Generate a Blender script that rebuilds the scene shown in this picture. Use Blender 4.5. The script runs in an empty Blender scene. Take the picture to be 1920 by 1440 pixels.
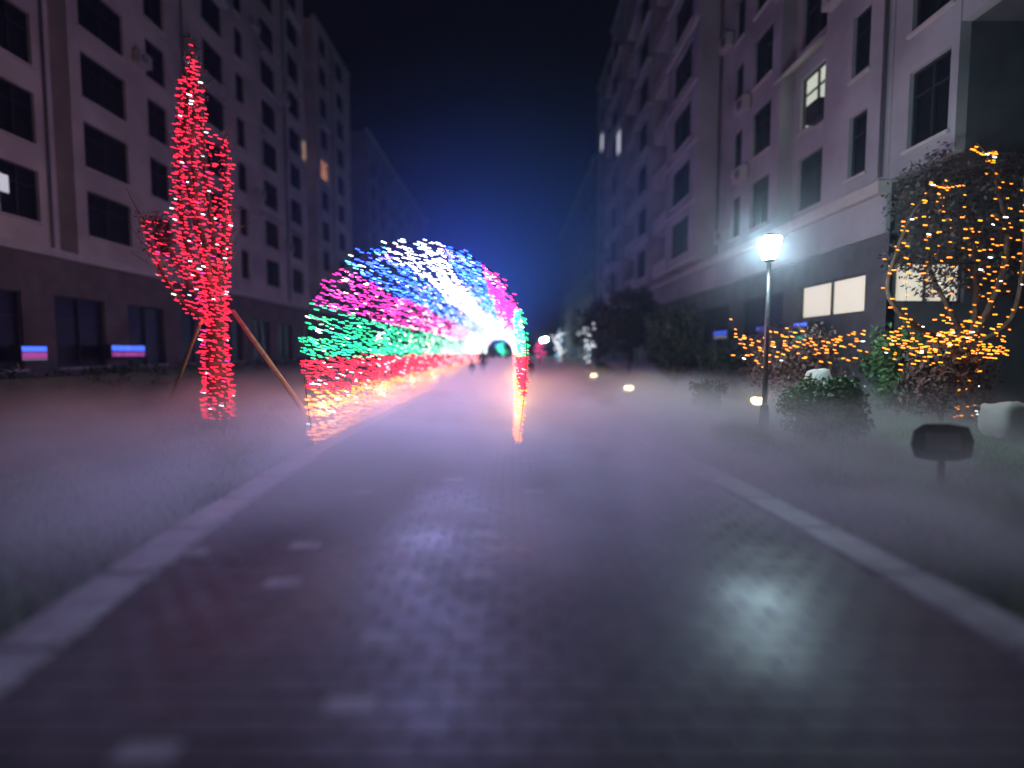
import bpy, bmesh, math, random
import numpy as np
from mathutils import Vector, Matrix
R = math.radians
random.seed(7); rng = np.random.default_rng(7)
S = bpy.context.scene
COL = S.collection

# ------------------------------------------------------------------ camera
FPX, HC, PITCH = 950.0, 1.55, math.atan(60 / 950)
cd = bpy.data.cameras.new("camera"); cam = bpy.data.objects.new("camera", cd); COL.objects.link(cam)
cd.sensor_width = 36; cd.lens = FPX / 1920 * 36; cd.clip_end = 2000; cd.clip_start = 0.05
cam.location = (0, 0, HC); cam.rotation_euler = (R(90) - PITCH, 0, 0)
cd.dof.use_dof = True; cd.dof.focus_distance = 9.5; cd.dof.aperture_fstop = 0.155
S.camera = cam
# ------------------------------------------------------------------ world, sun, exposure
SUN_EL, SUN_ROT = R(24), R(200)
w = bpy.data.worlds.new("World"); S.world = w; w.use_nodes = True
nt = w.node_tree; bg = nt.nodes["Background"]
sky = nt.nodes.new("ShaderNodeTexSky"); sky.sky_type = 'NISHITA'; sky.sun_disc = False
sky.sun_elevation = R(-4); sky.sun_rotation = SUN_ROT; sky.air_density = 1.0; sky.dust_density = 0.3
nt.links.new(sky.outputs[0], bg.inputs[0]); bg.inputs[1].default_value = 0.05
sl = bpy.data.lights.new("sun", 'SUN'); sl.energy = 0.05; sl.angle = R(100); sl.color = (1, 0.86, 0.93)
so = bpy.data.objects.new("sun", sl); COL.objects.link(so); so.rotation_euler = (R(20), 0, 0)
S.view_settings.view_transform = 'Standard'; S.view_settings.look = 'None'
S.view_settings.exposure = -0.3; S.view_settings.gamma = 1.0
S.render.engine = 'CYCLES'
cy = S.cycles
cy.use_denoising = True; cy.use_adaptive_sampling = True; cy.adaptive_threshold = 0.04; cy.adaptive_min_samples = 24
cy.max_bounces = 5; cy.diffuse_bounces = 2; cy.glossy_bounces = 2; cy.volume_bounces = 0; cy.transparent_max_bounces = 6
cy.sample_clamp_indirect = 1.5; cy.sample_clamp_direct = 0
cy.caustics_reflective = False; cy.caustics_refractive = False
cy.volume_step_rate = 1.0; cy.volume_max_steps = 128
LED_GAIN = 1.3

# ------------------------------------------------------------------ helpers
def ray(px, py):
    f = Vector((0, math.cos(PITCH), -math.sin(PITCH))); u = Vector((0, math.sin(PITCH), math.cos(PITCH)))
    return f + Vector((1, 0, 0)) * ((px - 960) / FPX) + u * ((720 - py) / FPX)
def at(px, py, Y):
    d = ray(px, py); return Vector((0, 0, HC)) + d * (Y / d.y)
def gnd(px, py, z=0.0):
    d = ray(px, py); return Vector((0, 0, HC)) + d * ((z - HC) / d.z)

def mat(name, col, rough=0.8, metal=0.0, var=0.0, scale=6.0, bump=0.0, spec=0.5, col2=None):
    m = bpy.data.materials.new(name); m.use_nodes = True; n = m.node_tree; b = n.nodes["Principled BSDF"]
    b.inputs['Base Color'].default_value = (*col, 1); b.inputs['Roughness'].default_value = rough
    b.inputs['Metallic'].default_value = metal; b.inputs['Specular IOR Level'].default_value = spec
    if var or bump or col2:
        tc = n.nodes.new("ShaderNodeTexCoord"); nz = n.nodes.new("ShaderNodeTexNoise")
        nz.inputs['Scale'].default_value = scale; nz.inputs['Detail'].default_value = 5
        n.links.new(tc.outputs['Object'], nz.inputs['Vector'])
        if var or col2:
            rp = n.nodes.new("ShaderNodeValToRGB"); e = rp.color_ramp.elements
            a = tuple(c * (1 - var) for c in col); z = col2 or tuple(min(1, c * (1 + var)) for c in col)
            e[0].position = 0.32; e[1].position = 0.68; e[0].color = (*a, 1); e[1].color = (*z, 1)
            n.links.new(nz.outputs[0], rp.inputs[0]); n.links.new(rp.outputs[0], b.inputs['Base Color'])
        if bump:
            bp = n.nodes.new("ShaderNodeBump"); bp.inputs['Strength'].default_value = bump; bp.inputs['Distance'].default_value = 0.02
            n.links.new(nz.outputs[0], bp.inputs['Height']); n.links.new(bp.outputs[0], b.inputs['Normal'])
    return m
def emit(name, col, s, sampling=None):
    m = bpy.data.materials.new(name); m.use_nodes = True; b = m.node_tree.nodes["Principled BSDF"]
    b.inputs['Base Color'].default_value = (*[min(.8, c * .5 + .05) for c in col], 1)
    b.inputs['Emission Color'].default_value = (*col, 1); b.inputs['Emission Strength'].default_value = s
    if sampling: m.cycles.emission_sampling = sampling
    return m

def link(name, me, m, parent=None):
    o = bpy.data.objects.new(name, me); COL.objects.link(o)
    if m is not None and len(me.materials) == 0: me.materials.append(m)
    if parent: o.parent = parent
    return o
def tag(o, label=None, cat=None, group=None, kind=None):
    if label: o["label"] = label
    if cat: o["category"] = cat
    if group: o["group"] = group
    if kind: o["kind"] = kind
    return o
def empty(name, loc=(0, 0, 0), label=None, cat=None, group=None):
    o = bpy.data.objects.new(name, None); COL.objects.link(o); o.location = loc; o.empty_display_size = .2
    return tag(o, label, cat, group)
def npmesh(name, V, F):
    """V (n,3); F (m,k) constant-size faces, vectorised"""
    V = np.asarray(V, np.float32); F = np.asarray(F, np.int32); k = F.shape[1]
    me = bpy.data.meshes.new(name); me.vertices.add(len(V)); me.vertices.foreach_set("co", V.ravel())
    me.loops.add(F.size); me.loops.foreach_set("vertex_index", F.ravel())
    me.polygons.add(len(F)); me.polygons.foreach_set("loop_start", np.arange(0, F.size, k, dtype=np.int32))
    me.update(calc_edges=True); me.polygons.foreach_set('use_smooth', np.zeros(len(F), bool)); return me

class MB:
    def __init__(s): s.v = []; s.f = []
    def quad(s, a, b, c, d):
        n = len(s.v); s.v += [tuple(a), tuple(b), tuple(c), tuple(d)]; s.f.append((n, n + 1, n + 2, n + 3)); return s
    def box(s, x0, x1, y0, y1, z0, z1):
        n = len(s.v); s.v += [(x, y, z) for z in (z0, z1) for (x, y) in ((x0, y0), (x1, y0), (x1, y1), (x0, y1))]
        for f in ((0, 3, 2, 1), (4, 5, 6, 7), (0, 1, 5, 4), (1, 2, 6, 5), (2, 3, 7, 6), (3, 0, 4, 7)):
            s.f.append(tuple(n + i for i in f)); return_ = s
        return s
    def tube(s, pts, rad, n=6, cap=True):
        pts = [Vector(p) for p in pts]; rs = rad if isinstance(rad, (list, tuple)) else [rad] * len(pts)
        base = len(s.v); up = Vector((0, 0, 1)); prev = None
        for i, p in enumerate(pts):
            t = (pts[min(i + 1, len(pts) - 1)] - pts[max(i - 1, 0)]).normalized()
            if prev is None:
                a = t.cross(up) if abs(t.z) < .95 else t.cross(Vector((0, 1, 0)))
            else: a = prev - t * prev.dot(t)
            a.normalize(); prev = a; b = t.cross(a)
            for k in range(n):
                an = 2 * math.pi * k / n; s.v.append(tuple(p + (a * math.cos(an) + b * math.sin(an)) * rs[i]))
        for i in range(len(pts) - 1):
            for k in range(n):
                s.f.append((base + i * n + k, base + i * n + (k + 1) % n, base + (i + 1) * n + (k + 1) % n, base + (i + 1) * n + k))
        if cap:
            s.f.append(tuple(base + k for k in range(n))[::-1]); s.f.append(tuple(base + (len(pts) - 1) * n + k for k in range(n)))
        return s
    def lathe(s, prof, n=12, c=(0, 0, 0), rot=0):
        base = len(s.v)
        for r, z in prof:
            for k in range(n):
                a = 2 * math.pi * k / n + rot; s.v.append((c[0] + r * math.cos(a), c[1] + r * math.sin(a), c[2] + z))
        for i in range(len(prof) - 1):
            for k in range(n):
                s.f.append((base + i * n + k, base + i * n + (k + 1) % n, base + (i + 1) * n + (k + 1) % n, base + (i + 1) * n + k))
        s.f.append(tuple(base + k for k in range(n))[::-1]); s.f.append(tuple(base + (len(prof) - 1) * n + k for k in range(n)))
        return s
    def mesh(s, name):
        me = bpy.data.meshes.new(name); me.from_pydata(s.v, [], s.f); me.update(); return me
    def build(s, name, m, parent=None, smooth=False):
        me = s.mesh(name)
        if smooth: me.polygons.foreach_set("use_smooth", [True] * len(me.polygons))
        return link(name, me, m, parent)
def point(name, loc, col, power, rad=.05, parent=None):
    l = bpy.data.lights.new(name, 'POINT'); l.energy = power; l.color = col; l.shadow_soft_size = rad
    o = bpy.data.objects.new(name, l); COL.objects.link(o); o.location = loc
    if parent: o.parent = parent
    return o

M = {}
M['stucco'] = mat('stucco', (.50, .46, .42), .9, var=.2, scale=.5, bump=.2)
M['stucco_grey'] = mat('stucco_grey', (.36, .37, .385), .9, var=.22, scale=.5, bump=.2)
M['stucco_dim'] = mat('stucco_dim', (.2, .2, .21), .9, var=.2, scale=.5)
M['stone_dark'] = mat('stone_dark', (.13, .115, .105), .75, var=.25, scale=1.2, bump=.2)
M['stone_shade_grey'] = mat('stone_shade_grey', (.10, .105, .11), .8, var=.2, scale=1.5, bump=.2)  # shop-level stone; same dark tone stands in for shade on unlit end faces
M['trim'] = mat('trim', (.5, .48, .45), .85, var=.08, scale=3)
M['frame'] = mat('frame', (.03, .03, .034), .6)
M['glass'] = mat('glass', (.010, .011, .014), .35, spec=.25)
M['metal_dark'] = mat('metal_dark', (.035, .035, .04), .5, metal=.6, var=.15, scale=20)
M['metal_grey'] = mat('metal_grey', (.18, .18, .19), .45, metal=.7, var=.15, scale=14)
M['ac'] = mat('ac', (.45, .45, .43), .6, var=.1, scale=9)
M['bark'] = mat('bark', (.11, .075, .05), .9, var=.35, scale=14, bump=.6)
M['pole_wood'] = mat('pole_wood', (.55, .38, .22), .75, var=.25, scale=9, bump=.3)
M['leaf_dark'] = mat('leaf_dark', (.035, .06, .03), .6, var=.5, scale=2.5)
M['leaf_green'] = mat('leaf_green', (.07, .16, .05), .55, var=.45, scale=3)
M['leaf_brown'] = mat('leaf_brown', (.13, .085, .075), .7, var=.4, scale=3)
M['leaf_dusk'] = mat('leaf_dusk', (.05, .042, .032), .7, var=.4, scale=3)
M['leaf_grey'] = mat('leaf_grey', (.07, .06, .06), .7, var=.4, scale=4)
M['grass'] = mat('grass', (.09, .19, .05), .8, var=.45, scale=1.1)
M['soil'] = mat('soil', (.045, .055, .03), .95, var=.35, scale=.8, bump=.4)
M['kerb'] = mat('kerb', (.25, .245, .24), .6, var=.34, scale=5, bump=.4)
M['wire'] = mat('wire', (.01, .012, .01), .6)
M['rock'] = mat('rock', (.36, .35, .31), .85, var=.15, scale=3, bump=.5)
M['coat'] = mat('coat', (.018, .018, .024), .85, var=.3, scale=9)
M['coat_red'] = mat('coat_red', (.06, .02, .03), .85, var=.3, scale=9)
M['skin'] = mat('skin', (.45, .28, .2), .6)
M['hair'] = mat('hair', (.01, .009, .008), .5)
M['plaque'] = mat('plaque', (.035, .035, .04), .6, var=.2, scale=6)
M['plaque_face'] = mat('plaque_face', (.12, .12, .13), .6, var=.3, scale=5)

# ------------------------------------------------------------------ LED colours
LED = {
    'red': ((1, .02, .06), 2.3), 'orange': ((1, .27, .03), 3.6), 'green': ((.02, 1, .42), 1.9), 'magenta': ((1, .035, .45), 2.3),
    'blue': ((.015, .07, 1), 7.0), 'cyan': ((.15, .55, 1), 3.0), 'white': ((.88, .93, 1), 3.2), 'glare': ((.9, .95, 1), 5.5), 'yellow': ((1, .29, .015), 3.0), 'pink': ((1, .10, .35), 2.6),
}
LM = {k: emit('led_' + k, c, s * LED_GAIN, 'NONE') for k, (c, s) in LED.items()}

def bulb_proto(sides, L=1.0, Rr=.13):
    """capsule along +x, unit length"""
    V = [(-.5 * L, 0, 0)]
    for x, r in ((-.36 * L, Rr), (.36 * L, Rr)) if sides > 4 else ((0, Rr * 1.25),):
        for k in range(sides):
            a = 2 * math.pi * k / sides; V.append((x, r * math.cos(a), r * math.sin(a)))
    V.append((.5 * L, 0, 0)); n = len(V); F = []
    for k in range(sides):
        F.append((0, 1 + (k + 1) % sides, 1 + k))
    if sides > 4:
        for k in range(sides):
            a, b = 1 + k, 1 + (k + 1) % sides; F += [(a, b, b + sides), (a, b + sides, a + sides)]
    o = n - 1 - sides
    for k in range(sides): F.append((o + k, o + (k + 1) % sides, n - 1))
    return np.array(V, np.float32), np.array(F, np.int32)
BP6, BP4 = bulb_proto(6), bulb_proto(4)
def frames(axes):
    a = axes / np.linalg.norm(axes, axis=1, keepdims=True)
    up = np.tile(np.array([[0, 0, 1.]]), (len(a), 1)); b = np.cross(up, a); b /= np.linalg.norm(b, axis=1, keepdims=True) + 1e-9
    c = np.cross(a, b); return np.stack([a, b, c], axis=2)          # columns
def bulb_mesh(name, P, A, size, proto):
    Vp, Fp = proto; Fm = frames(A)
    V = np.einsum('nij,kj->nki', Fm, Vp) * size[:, None, None] + P[:, None, :]
    F = Fp[None] + (np.arange(len(P)) * len(Vp))[:, None, None]
    return npmesh(name, V.reshape(-1, 3), F.reshape(-1, 3))
PROTO_ME = {}
def place_bulbs(parent, P, C, A, size, nparts=300, key=None):
    """P points (world), C colour names, A axis, size length; the first nparts by key become single parts"""
    P = np.asarray(P, float); A = np.asarray(A, float); size = np.asarray(size, float); C = np.asarray(C)
    order = np.argsort(key) if key is not None else np.arange(len(P))
    singles, rest = order[:nparts], order[nparts:]
    off = np.array(parent.location)
    for i in singles:
        c = C[i]
        if c not in PROTO_ME:
            me = npmesh('bulb', *BP6); me.materials.append(LM[c]); PROTO_ME[c] = me
        o = bpy.data.objects.new('bulb', PROTO_ME[c]); COL.objects.link(o); o.parent = parent
        fr = frames(A[i:i + 1])[0] * size[i]
        m4 = Matrix.Identity(4)
        for r in range(3):
            for q in range(3): m4[r][q] = fr[r][q]
            m4[r][3] = P[i][r] - off[r]
        o.matrix_basis = m4
    for c in sorted(set(C[rest])):
        s = rest[C[rest] == c]; d = P[s][:, 1]
        near, far = s[d < 22], s[d >= 22]
        for grp, proto in ((near, BP6), (far, BP4)):
            if len(grp):
                o = link('bulb_mass', bulb_mesh('bulb_mass', P[grp] - off, A[grp], size[grp], proto), LM[c], parent); o["kind"] = "stuff"

# ------------------------------------------------------------------ ground, lawn, path
g = MB().quad((-320, -60, -.03), (320, -60, -.03), (320, 380, -.03), (-320, 380, -.03))
tag(g.build('ground', M['soil']), kind='structure')

LK = [(-2.30, 0.6), (-2.52, 2.5), (-2.64, 3.24), (-2.78, 4.33), (-2.93, 6.0), (-3.06, 8.0), (-3.12, 10.9), (-3.15, 16), (-3.05, 130)]
RK = [(2.80, 0.6), (2.73, 2.73), (2.66, 3.98), (2.60, 4.9), (2.55, 5.8), (2.43, 7.75), (2.34, 10.2), (2.3, 16), (2.6, 130)]
def xat(K, y):
    for (x0, y0), (x1, y1) in zip(K, K[1:]):
        if y0 <= y <= y1: return x0 + (x1 - x0) * (y - y0) / (y1 - y0)
    return K[0][0] if y < K[0][1] else K[-1][0]

def paver_mat(name, col, brick=False):
    m = bpy.data.materials.new(name); m.use_nodes = True; n = m.node_tree; b = n.nodes["Principled BSDF"]
    tc = n.nodes.new("ShaderNodeTexCoord"); geo = n.nodes.new("ShaderNodeNewGeometry")
    nz = n.nodes.new("ShaderNodeTexNoise"); nz.inputs['Scale'].default_value = 3.2; nz.inputs['Detail'].default_value = 6
    n.links.new(geo.outputs['Position'], nz.inputs['Vector'])
    rp = n.nodes.new("ShaderNodeValToRGB"); e = rp.color_ramp.elements
    e[0].position, e[1].position = .3, .72
    e[0].color = (*[c * .65 for c in col], 1); e[1].color = (*[min(1, c * 1.35) for c in col], 1)
    n.links.new(nz.outputs[0], rp.inputs[0])
    src = rp.outputs[0]
    if brick:
        bt = n.nodes.new("ShaderNodeTexBrick"); bt.inputs['Scale'].default_value = 1; bt.inputs['Brick Width'].default_value = .235
        bt.inputs['Row Height'].default_value = .13; bt.inputs['Mortar Size'].default_value = .005
        bt.inputs['Color1'].default_value = (*col, 1); bt.inputs['Color2'].default_value = (*[c * .8 for c in col], 1)
        bt.inputs['Mortar'].default_value = (.02, .02, .02, 1); n.links.new(geo.outputs['Position'], bt.inputs['Vector']); src = bt.outputs[0]
    n.links.new(src, b.inputs['Base Color'])
    # damp: large smooth patches are wetter (lower roughness)
    nw = n.nodes.new("ShaderNodeTexNoise"); nw.inputs['Scale'].default_value = .55; nw.inputs['Detail'].default_value = 3
    n.links.new(geo.outputs['Position'], nw.inputs['Vector'])
    mr = n.nodes.new("ShaderNodeMapRange"); mr.inputs[1].default_value = .38; mr.inputs[2].default_value = .62
    mr.inputs[3].default_value = .42; mr.inputs[4].default_value = .64
    n.links.new(nw.outputs[0], mr.inputs[0])
    vd = n.nodes.new("ShaderNodeVectorMath"); vd.operation = 'DISTANCE'; vd.inputs[1].default_value = (1.28, 2.75, .02); n.links.new(geo.outputs['Position'], vd.inputs[0])
    wm = n.nodes.new("ShaderNodeMapRange"); wm.interpolation_type = 'SMOOTHSTEP'; wm.inputs[1].default_value = .25; wm.inputs[2].default_value = .95; wm.inputs[3].default_value = -.10; wm.inputs[4].default_value = 0.0
    n.links.new(vd.outputs['Value'], wm.inputs[0])
    ad = n.nodes.new("ShaderNodeMath"); ad.operation = 'ADD'; n.links.new(mr.outputs[0], ad.inputs[0]); n.links.new(wm.outputs[0], ad.inputs[1]); n.links.new(ad.outputs[0], b.inputs['Roughness'])
    b.inputs['Specular IOR Level'].default_value = .18
    nb = n.nodes.new("ShaderNodeTexNoise"); nb.inputs['Scale'].default_value = 45; nb.inputs['Detail'].default_value = 4
    n.links.new(geo.outputs['Position'], nb.inputs['Vector'])
    bp = n.nodes.new("ShaderNodeBump"); bp.inputs['Strength'].default_value = .35; bp.inputs['Distance'].default_value = .004
    n.links.new(nb.outputs[0], bp.inputs['Height']); n.links.new(bp.outputs[0], b.inputs['Normal'])
    return m
M['paver'] = paver_mat('paver', (.068, .056, .058)); M['paver_pale'] = paver_mat('paver_pale', (.26, .25, .25))
M['paver_far'] = paver_mat('paver_far', (.068, .056, .058), True); M['bed'] = mat('bed', (.03, .028, .028), .95)

PATH_END_PIECES = 15.0
path = empty('path'); path['kind'] = 'structure'
pb = MB()
ys = [0.6, 2.5, 4.33, 6, 8, 10.9, PATH_END_PIECES]
for a, b in zip(ys, ys[1:]): pb.quad((xat(LK, a), a, -.012), (xat(RK, a), a, -.012), (xat(RK, b), b, -.012), (xat(LK, b), b, -.012))
pb.build('paving_bed', M['bed'], path)
pf = MB(); ys = [PATH_END_PIECES, 16, 30, 60, 130]
for a, b in zip(ys, ys[1:]): pf.quad((xat(LK, a), a, .018), (xat(RK, a), a, .018), (xat(RK, b), b, .018), (xat(LK, b), b, .018))
pf.build('far_paving', M['paver_far'], path)
PW, PD, GAP = .235, .13, .006
def paver_v(cx, cy, wx, wy, h=.02, dz=0., tx=0., ty=0.):
    i = .007; pts = []
    for (sx, sy) in ((-1, -1), (1, -1), (1, 1), (-1, 1)): pts.append((sx * wx / 2, sy * wy / 2, -.02))
    for (sx, sy) in ((-1, -1), (1, -1), (1, 1), (-1, 1)): pts.append((sx * wx / 2, sy * wy / 2, h - .006))
    for (sx, sy) in ((-1, -1), (1, -1), (1, 1), (-1, 1)): pts.append((sx * (wx / 2 - i), sy * (wy / 2 - i), h))
    return [(cx + x, cy + y, z + dz + (x * tx + y * ty if z > 0 else 0)) for x, y, z in pts]
PFACES = [(8, 9, 10, 11)] + [(a, (a + 1) % 4, (a + 1) % 4 + 4, a + 4) for a in range(4)] + [(a + 4, (a + 1) % 4 + 4, (a + 1) % 4 + 8, a + 8) for a in range(4)]
pale_px = [(722, 1181), (903, 1083), (755, 1079), (923, 1004), (777, 1012), (895, 950), (985, 866), (1010, 921), (565, 1025), (670, 1340), (300, 1410), (850, 900), (500, 1095)]
pale_xy = [gnd(*p, .02) for p in pale_px]
cells = []
row = 0; y = .62
while y < PATH_END_PIECES - PD:
    xl, xr = xat(LK, y + PD / 2) + .19, xat(RK, y + PD / 2) - .19
    k0 = math.floor(xl / PW) - 1; off = (row % 2) * PW / 2
    k = k0
    while True:
        a = k * PW + off; b = a + PW; k += 1
        if a > xr: break
        a2, b2 = max(a, xl), min(b, xr)
        if b2 - a2 < .04: continue
        cells.append(((a2 + b2) / 2, y + PD / 2, b2 - a2 - GAP, PD - GAP))
    y += PD; row += 1
pale = set()
for p in pale_xy:
    pale.add(min(range(len(cells)), key=lambda i: (cells[i][0] - p.x) ** 2 + (cells[i][1] - p.y) ** 2))
for i in range(len(cells)):
    if cells[i][1] > 3 and random.random() < .003: pale.add(i)
def inview(c):
    x, y0 = c[0], c[1]; return y0 > 1.82 and abs(x) < y0 * 1.02
vis = sorted((i for i in range(len(cells)) if inview(cells[i])), key=lambda i: cells[i][1])
single = set(vis[:300]) | (pale & set(vis[:520]))
single = set(sorted(single, key=lambda i: (i not in pale, cells[i][1]))[:300])
pme = {}
for tone in ('paver', 'paver_pale'):
    for v in range(24):
        me = bpy.data.meshes.new('paver'); t = random.Random(v * 977 + 11)
        me.from_pydata(paver_v(0, 0, PW - GAP, PD - GAP, .02, 0, t.uniform(-.008, .008), t.uniform(-.011, .011)), [], PFACES); me.materials.append(M[tone]); pme[tone, v] = me
rest = {'paver': ([], []), 'paver_pale': ([], [])}
for i, (cx, cyy, wx, wy) in enumerate(cells):
    tone = 'paver_pale' if i in pale else 'paver'
    if i in single:
        o = bpy.data.objects.new('paver', pme[tone, random.randrange(24)]); COL.objects.link(o); o.parent = path
        o.location = (cx, cyy, random.uniform(-.002, .002)); o.scale = (wx / (PW - GAP), 1, 1)
    else:
        V, F = rest[tone]; n = len(V)
        V += paver_v(cx, cyy, wx, wy, .02, random.uniform(-.002, .002), random.uniform(-.008, .008), random.uniform(-.011, .011)); F += [tuple(n + q for q in f) for f in PFACES]
for tone, (V, F) in rest.items():
    o = link('paver_mass', npmesh('paver_mass', V, F), M[tone], path); o['kind'] = 'stuff'
# kerb stones
def kerb_run(K, side):
    y = .7
    while y < 46:
        L = .9 if y < 16 else 1.8
        x0, x1 = xat(K, y), xat(K, y + L)
        m = MB(); hw = .175; c = .012
        m.box(-hw, hw, -L / 2 + .006, L / 2 - .006, -.08, .035)
        o = m.build('kerb_stone', M['kerb'], path)
        bm = bmesh.new(); bm.from_mesh(o.data); bmesh.ops.bevel(bm, geom=[e for e in bm.edges if all(v.co.z > 0 for v in e.verts)], offset=c, segments=2, affect='EDGES'); bm.to_mesh(o.data); bm.free()
        o.location = ((x0 + x1) / 2, y + L / 2, random.uniform(-.003, .003)); o.rotation_euler.z = -math.atan2(x1 - x0, L)
        y += L
kerb_run(LK, -1); kerb_run(RK, 1)

# lawn blades
def grass(name, n, xr, yr, label, hmin=.03, hmax=.08):
    X = rng.uniform(*xr, n); t = rng.random(n) ** 1.6; Y = yr[0] + (yr[1] - yr[0]) * t
    keep = np.array([(x > xat(RK, yy) + .2) or (x < xat(LK, yy) - .2) for x, yy in zip(X, Y)]); X, Y = X[keep], Y[keep]; n = len(X)
    a = rng.uniform(0, 6.28, n); h = rng.uniform(hmin, hmax, n); wd = rng.uniform(.004, .010, n) * (1 + Y * .06); lean = rng.normal(0, .03, (n, 2))
    dx, dy = np.cos(a) * wd, np.sin(a) * wd
    V = np.stack([np.stack([X - dx, Y - dy, np.full(n, -.03)], 1), np.stack([X + dx, Y + dy, np.full(n, -.03)], 1), np.stack([X + lean[:, 0], Y + lean[:, 1], h], 1)], 1).reshape(-1, 3)
    o = link(name, npmesh(name, V, np.arange(n * 3).reshape(-1, 3)), M['grass']); tag(o, label, 'grass', kind='stuff')
grass('grass', 90000, (2.4, 10), (1.6, 16), 'short green lawn grass to the right of the paved path')
grass('grass', 60000, (-13, -2.4), (2.2, 16), 'dark lawn grass to the left of the paved path')

# ------------------------------------------------------------------ buildings
def facade_sheet(mp, u0, u1, v0, v1, holes, rev=.22, back=.26):
    us = sorted({u0, u1} | {h[0] for h in holes} | {h[1] for h in holes}); vs = sorted({v0, v1} | {h[2] for h in holes} | {h[3] for h in holes})
    m = MB()
    for i in range(len(us) - 1):
        for j in range(len(vs) - 1):
            uc, vc = (us[i] + us[i + 1]) / 2, (vs[j] + vs[j + 1]) / 2
            if any(h[0] < uc < h[1] and h[2] < vc < h[3] for h in holes): continue
            m.quad(mp(us[i], vs[j], 0), mp(us[i + 1], vs[j], 0), mp(us[i + 1], vs[j + 1], 0), mp(us[i], vs[j + 1], 0))
    for a, b, c, d in holes:
        for (p, q) in (((a, c), (b, c)), ((b, c), (b, d)), ((b, d), (a, d)), ((a, d), (a, c))):
            m.quad(mp(*p, 0), mp(*q, 0), mp(*q, -back), mp(*p, -back))
    for (p, q) in (((u0, v0), (u1, v0)), ((u1, v0), (u1, v1)), ((u1, v1), (u0, v1)), ((u0, v1), (u0, v0))):
        m.quad(mp(*p, 0), mp(*q, 0), mp(*q, -back), mp(*p, -back))
    return m
def mbox(mp, u0, u1, v0, v1, d0, d1):
    m = MB(); P = [mp(u, v, d) for d in (d0, d1) for (u, v) in ((u0, v0), (u1, v0), (u1, v1), (u0, v1))]
    m.v += [tuple(p) for p in P]
    for f in ((0, 3, 2, 1), (4, 5, 6, 7), (0, 1, 5, 4), (1, 2, 6, 5), (2, 3, 7, 6), (3, 0, 4, 7)): m.f.append(f)
    return m
def addbox(m, mp, *a):
    b = mbox(mp, *a); n = len(m.v); m.v += b.v; m.f += [tuple(n + i for i in f) for f in b.f]
WCACHE = {}
LIT = {}
def window(parent, mp, h, lit=None, sill=True, key=None):
    a, b, c, d = h; w, t = b - a, d - c
    k = (key, round(w, 3), round(t, 3))
    o3 = mp(a, c, 0)
    if k not in WCACHE:
        loc = lambda u, v, dd: tuple(np.array(mp(a + u, c + v, dd)) - np.array(o3))
        fm = MB(); e = .06
        for (q) in ((0, w, 0, e), (0, w, t - e, t), (0, e, e, t - e), (w - e, w, e, t - e)): addbox(fm, loc, *q, -.20, -.12)
        nm = 2 if w > 1.1 else 1
        for i in range(1, nm): addbox(fm, loc, w * i / nm - .03, w * i / nm + .03, e, t - e, -.20, -.125)
        if t > 1.7: addbox(fm, loc, e, w - e, t * .68 - .025, t * .68 + .025, -.20, -.13)
        pm = MB(); addbox(pm, loc, .02, w - .02, .02, t - .02, -.24, -.215)
        sm = MB(); addbox(sm, loc, -.08, w + .08, -.09, -.002, -.02, .09)
        me = (fm.mesh('window'), pm.mesh('pane'), sm.mesh('sill')); me[0].materials.append(M['frame']); me[2].materials.append(M['trim']); WCACHE[k] = me
        me[1].materials.append(M['glass'])
    fm, pm, sm = WCACHE[k]
    f = bpy.data.objects.new('window', fm); COL.objects.link(f); f.parent = parent; f.location = Vector(o3) - parent.location
    p = bpy.data.objects.new('pane', pm if lit is None else pm.copy()); COL.objects.link(p); p.parent = f
    if lit is not None: p.data.materials.clear(); p.data.materials.append(lit)
    if sill:
        s = bpy.data.objects.new('sill', sm); COL.objects.link(s); s.parent = f
    return f
def ac_unit(parent, mp, u, v):
    m = MB(); addbox(m, mp, u, u + .85, v, v + .6, .08, .42)
    o = m.build('air_conditioner', M['ac'], parent)
    c = Vector(mp(u + .35, v + .3, .42)); gm = MB()
    for rr in (.08, .15, .22):
        n = 14; pts = [Vector(mp(u + .35 + rr * math.cos(6.2832 * i / n), v + .3 + rr * math.sin(6.2832 * i / n), .43)) for i in range(n + 1)]
        gm.tube(pts, .012, 4, cap=False)
    gm.build('grille', M['metal_dark'], o)
    return o
LITM = {'pale': emit('lit_pale', (.62, .68, .56), 1.0), 'orange': emit('lit_orange', (1, .42, .24), .65), 'peach': emit('lit_peach', (.9, .55, .38), .4),
        'cool': emit('lit_cool', (.75, .75, .85), .75), 'dimcool': emit('lit_dimcool', (.6, .62, .68), .28), 'shop': emit('lit_shop', (.95, .88, .72), .85)}

# left near block
def mapL(X): return lambda u, v, d: (X + d, u, v)
def mapR(X): return lambda u, v, d: (X - d, u, v)
def body(parent, m, x0, x1, y0, y1, z0, z1, name='wall'):
    return MB().box(x0, x1, y0, y1, z0, z1).build(name, m, parent)
XL = -18.8
bl = empty('apartment_building', (0, 0, 0), 'long pale apartment block on the left, behind the red-lit tree', 'building')
mp = mapL(XL)
cols = [(19.0, 20.6), (22.9, 25.5), (27.0, 28.5), (32.0, 34.2), (35.7, 36.8), (39.3, 41.6), (44.0, 46.2)]
fl = [6.7 + 3 * k for k in range(9)]
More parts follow.
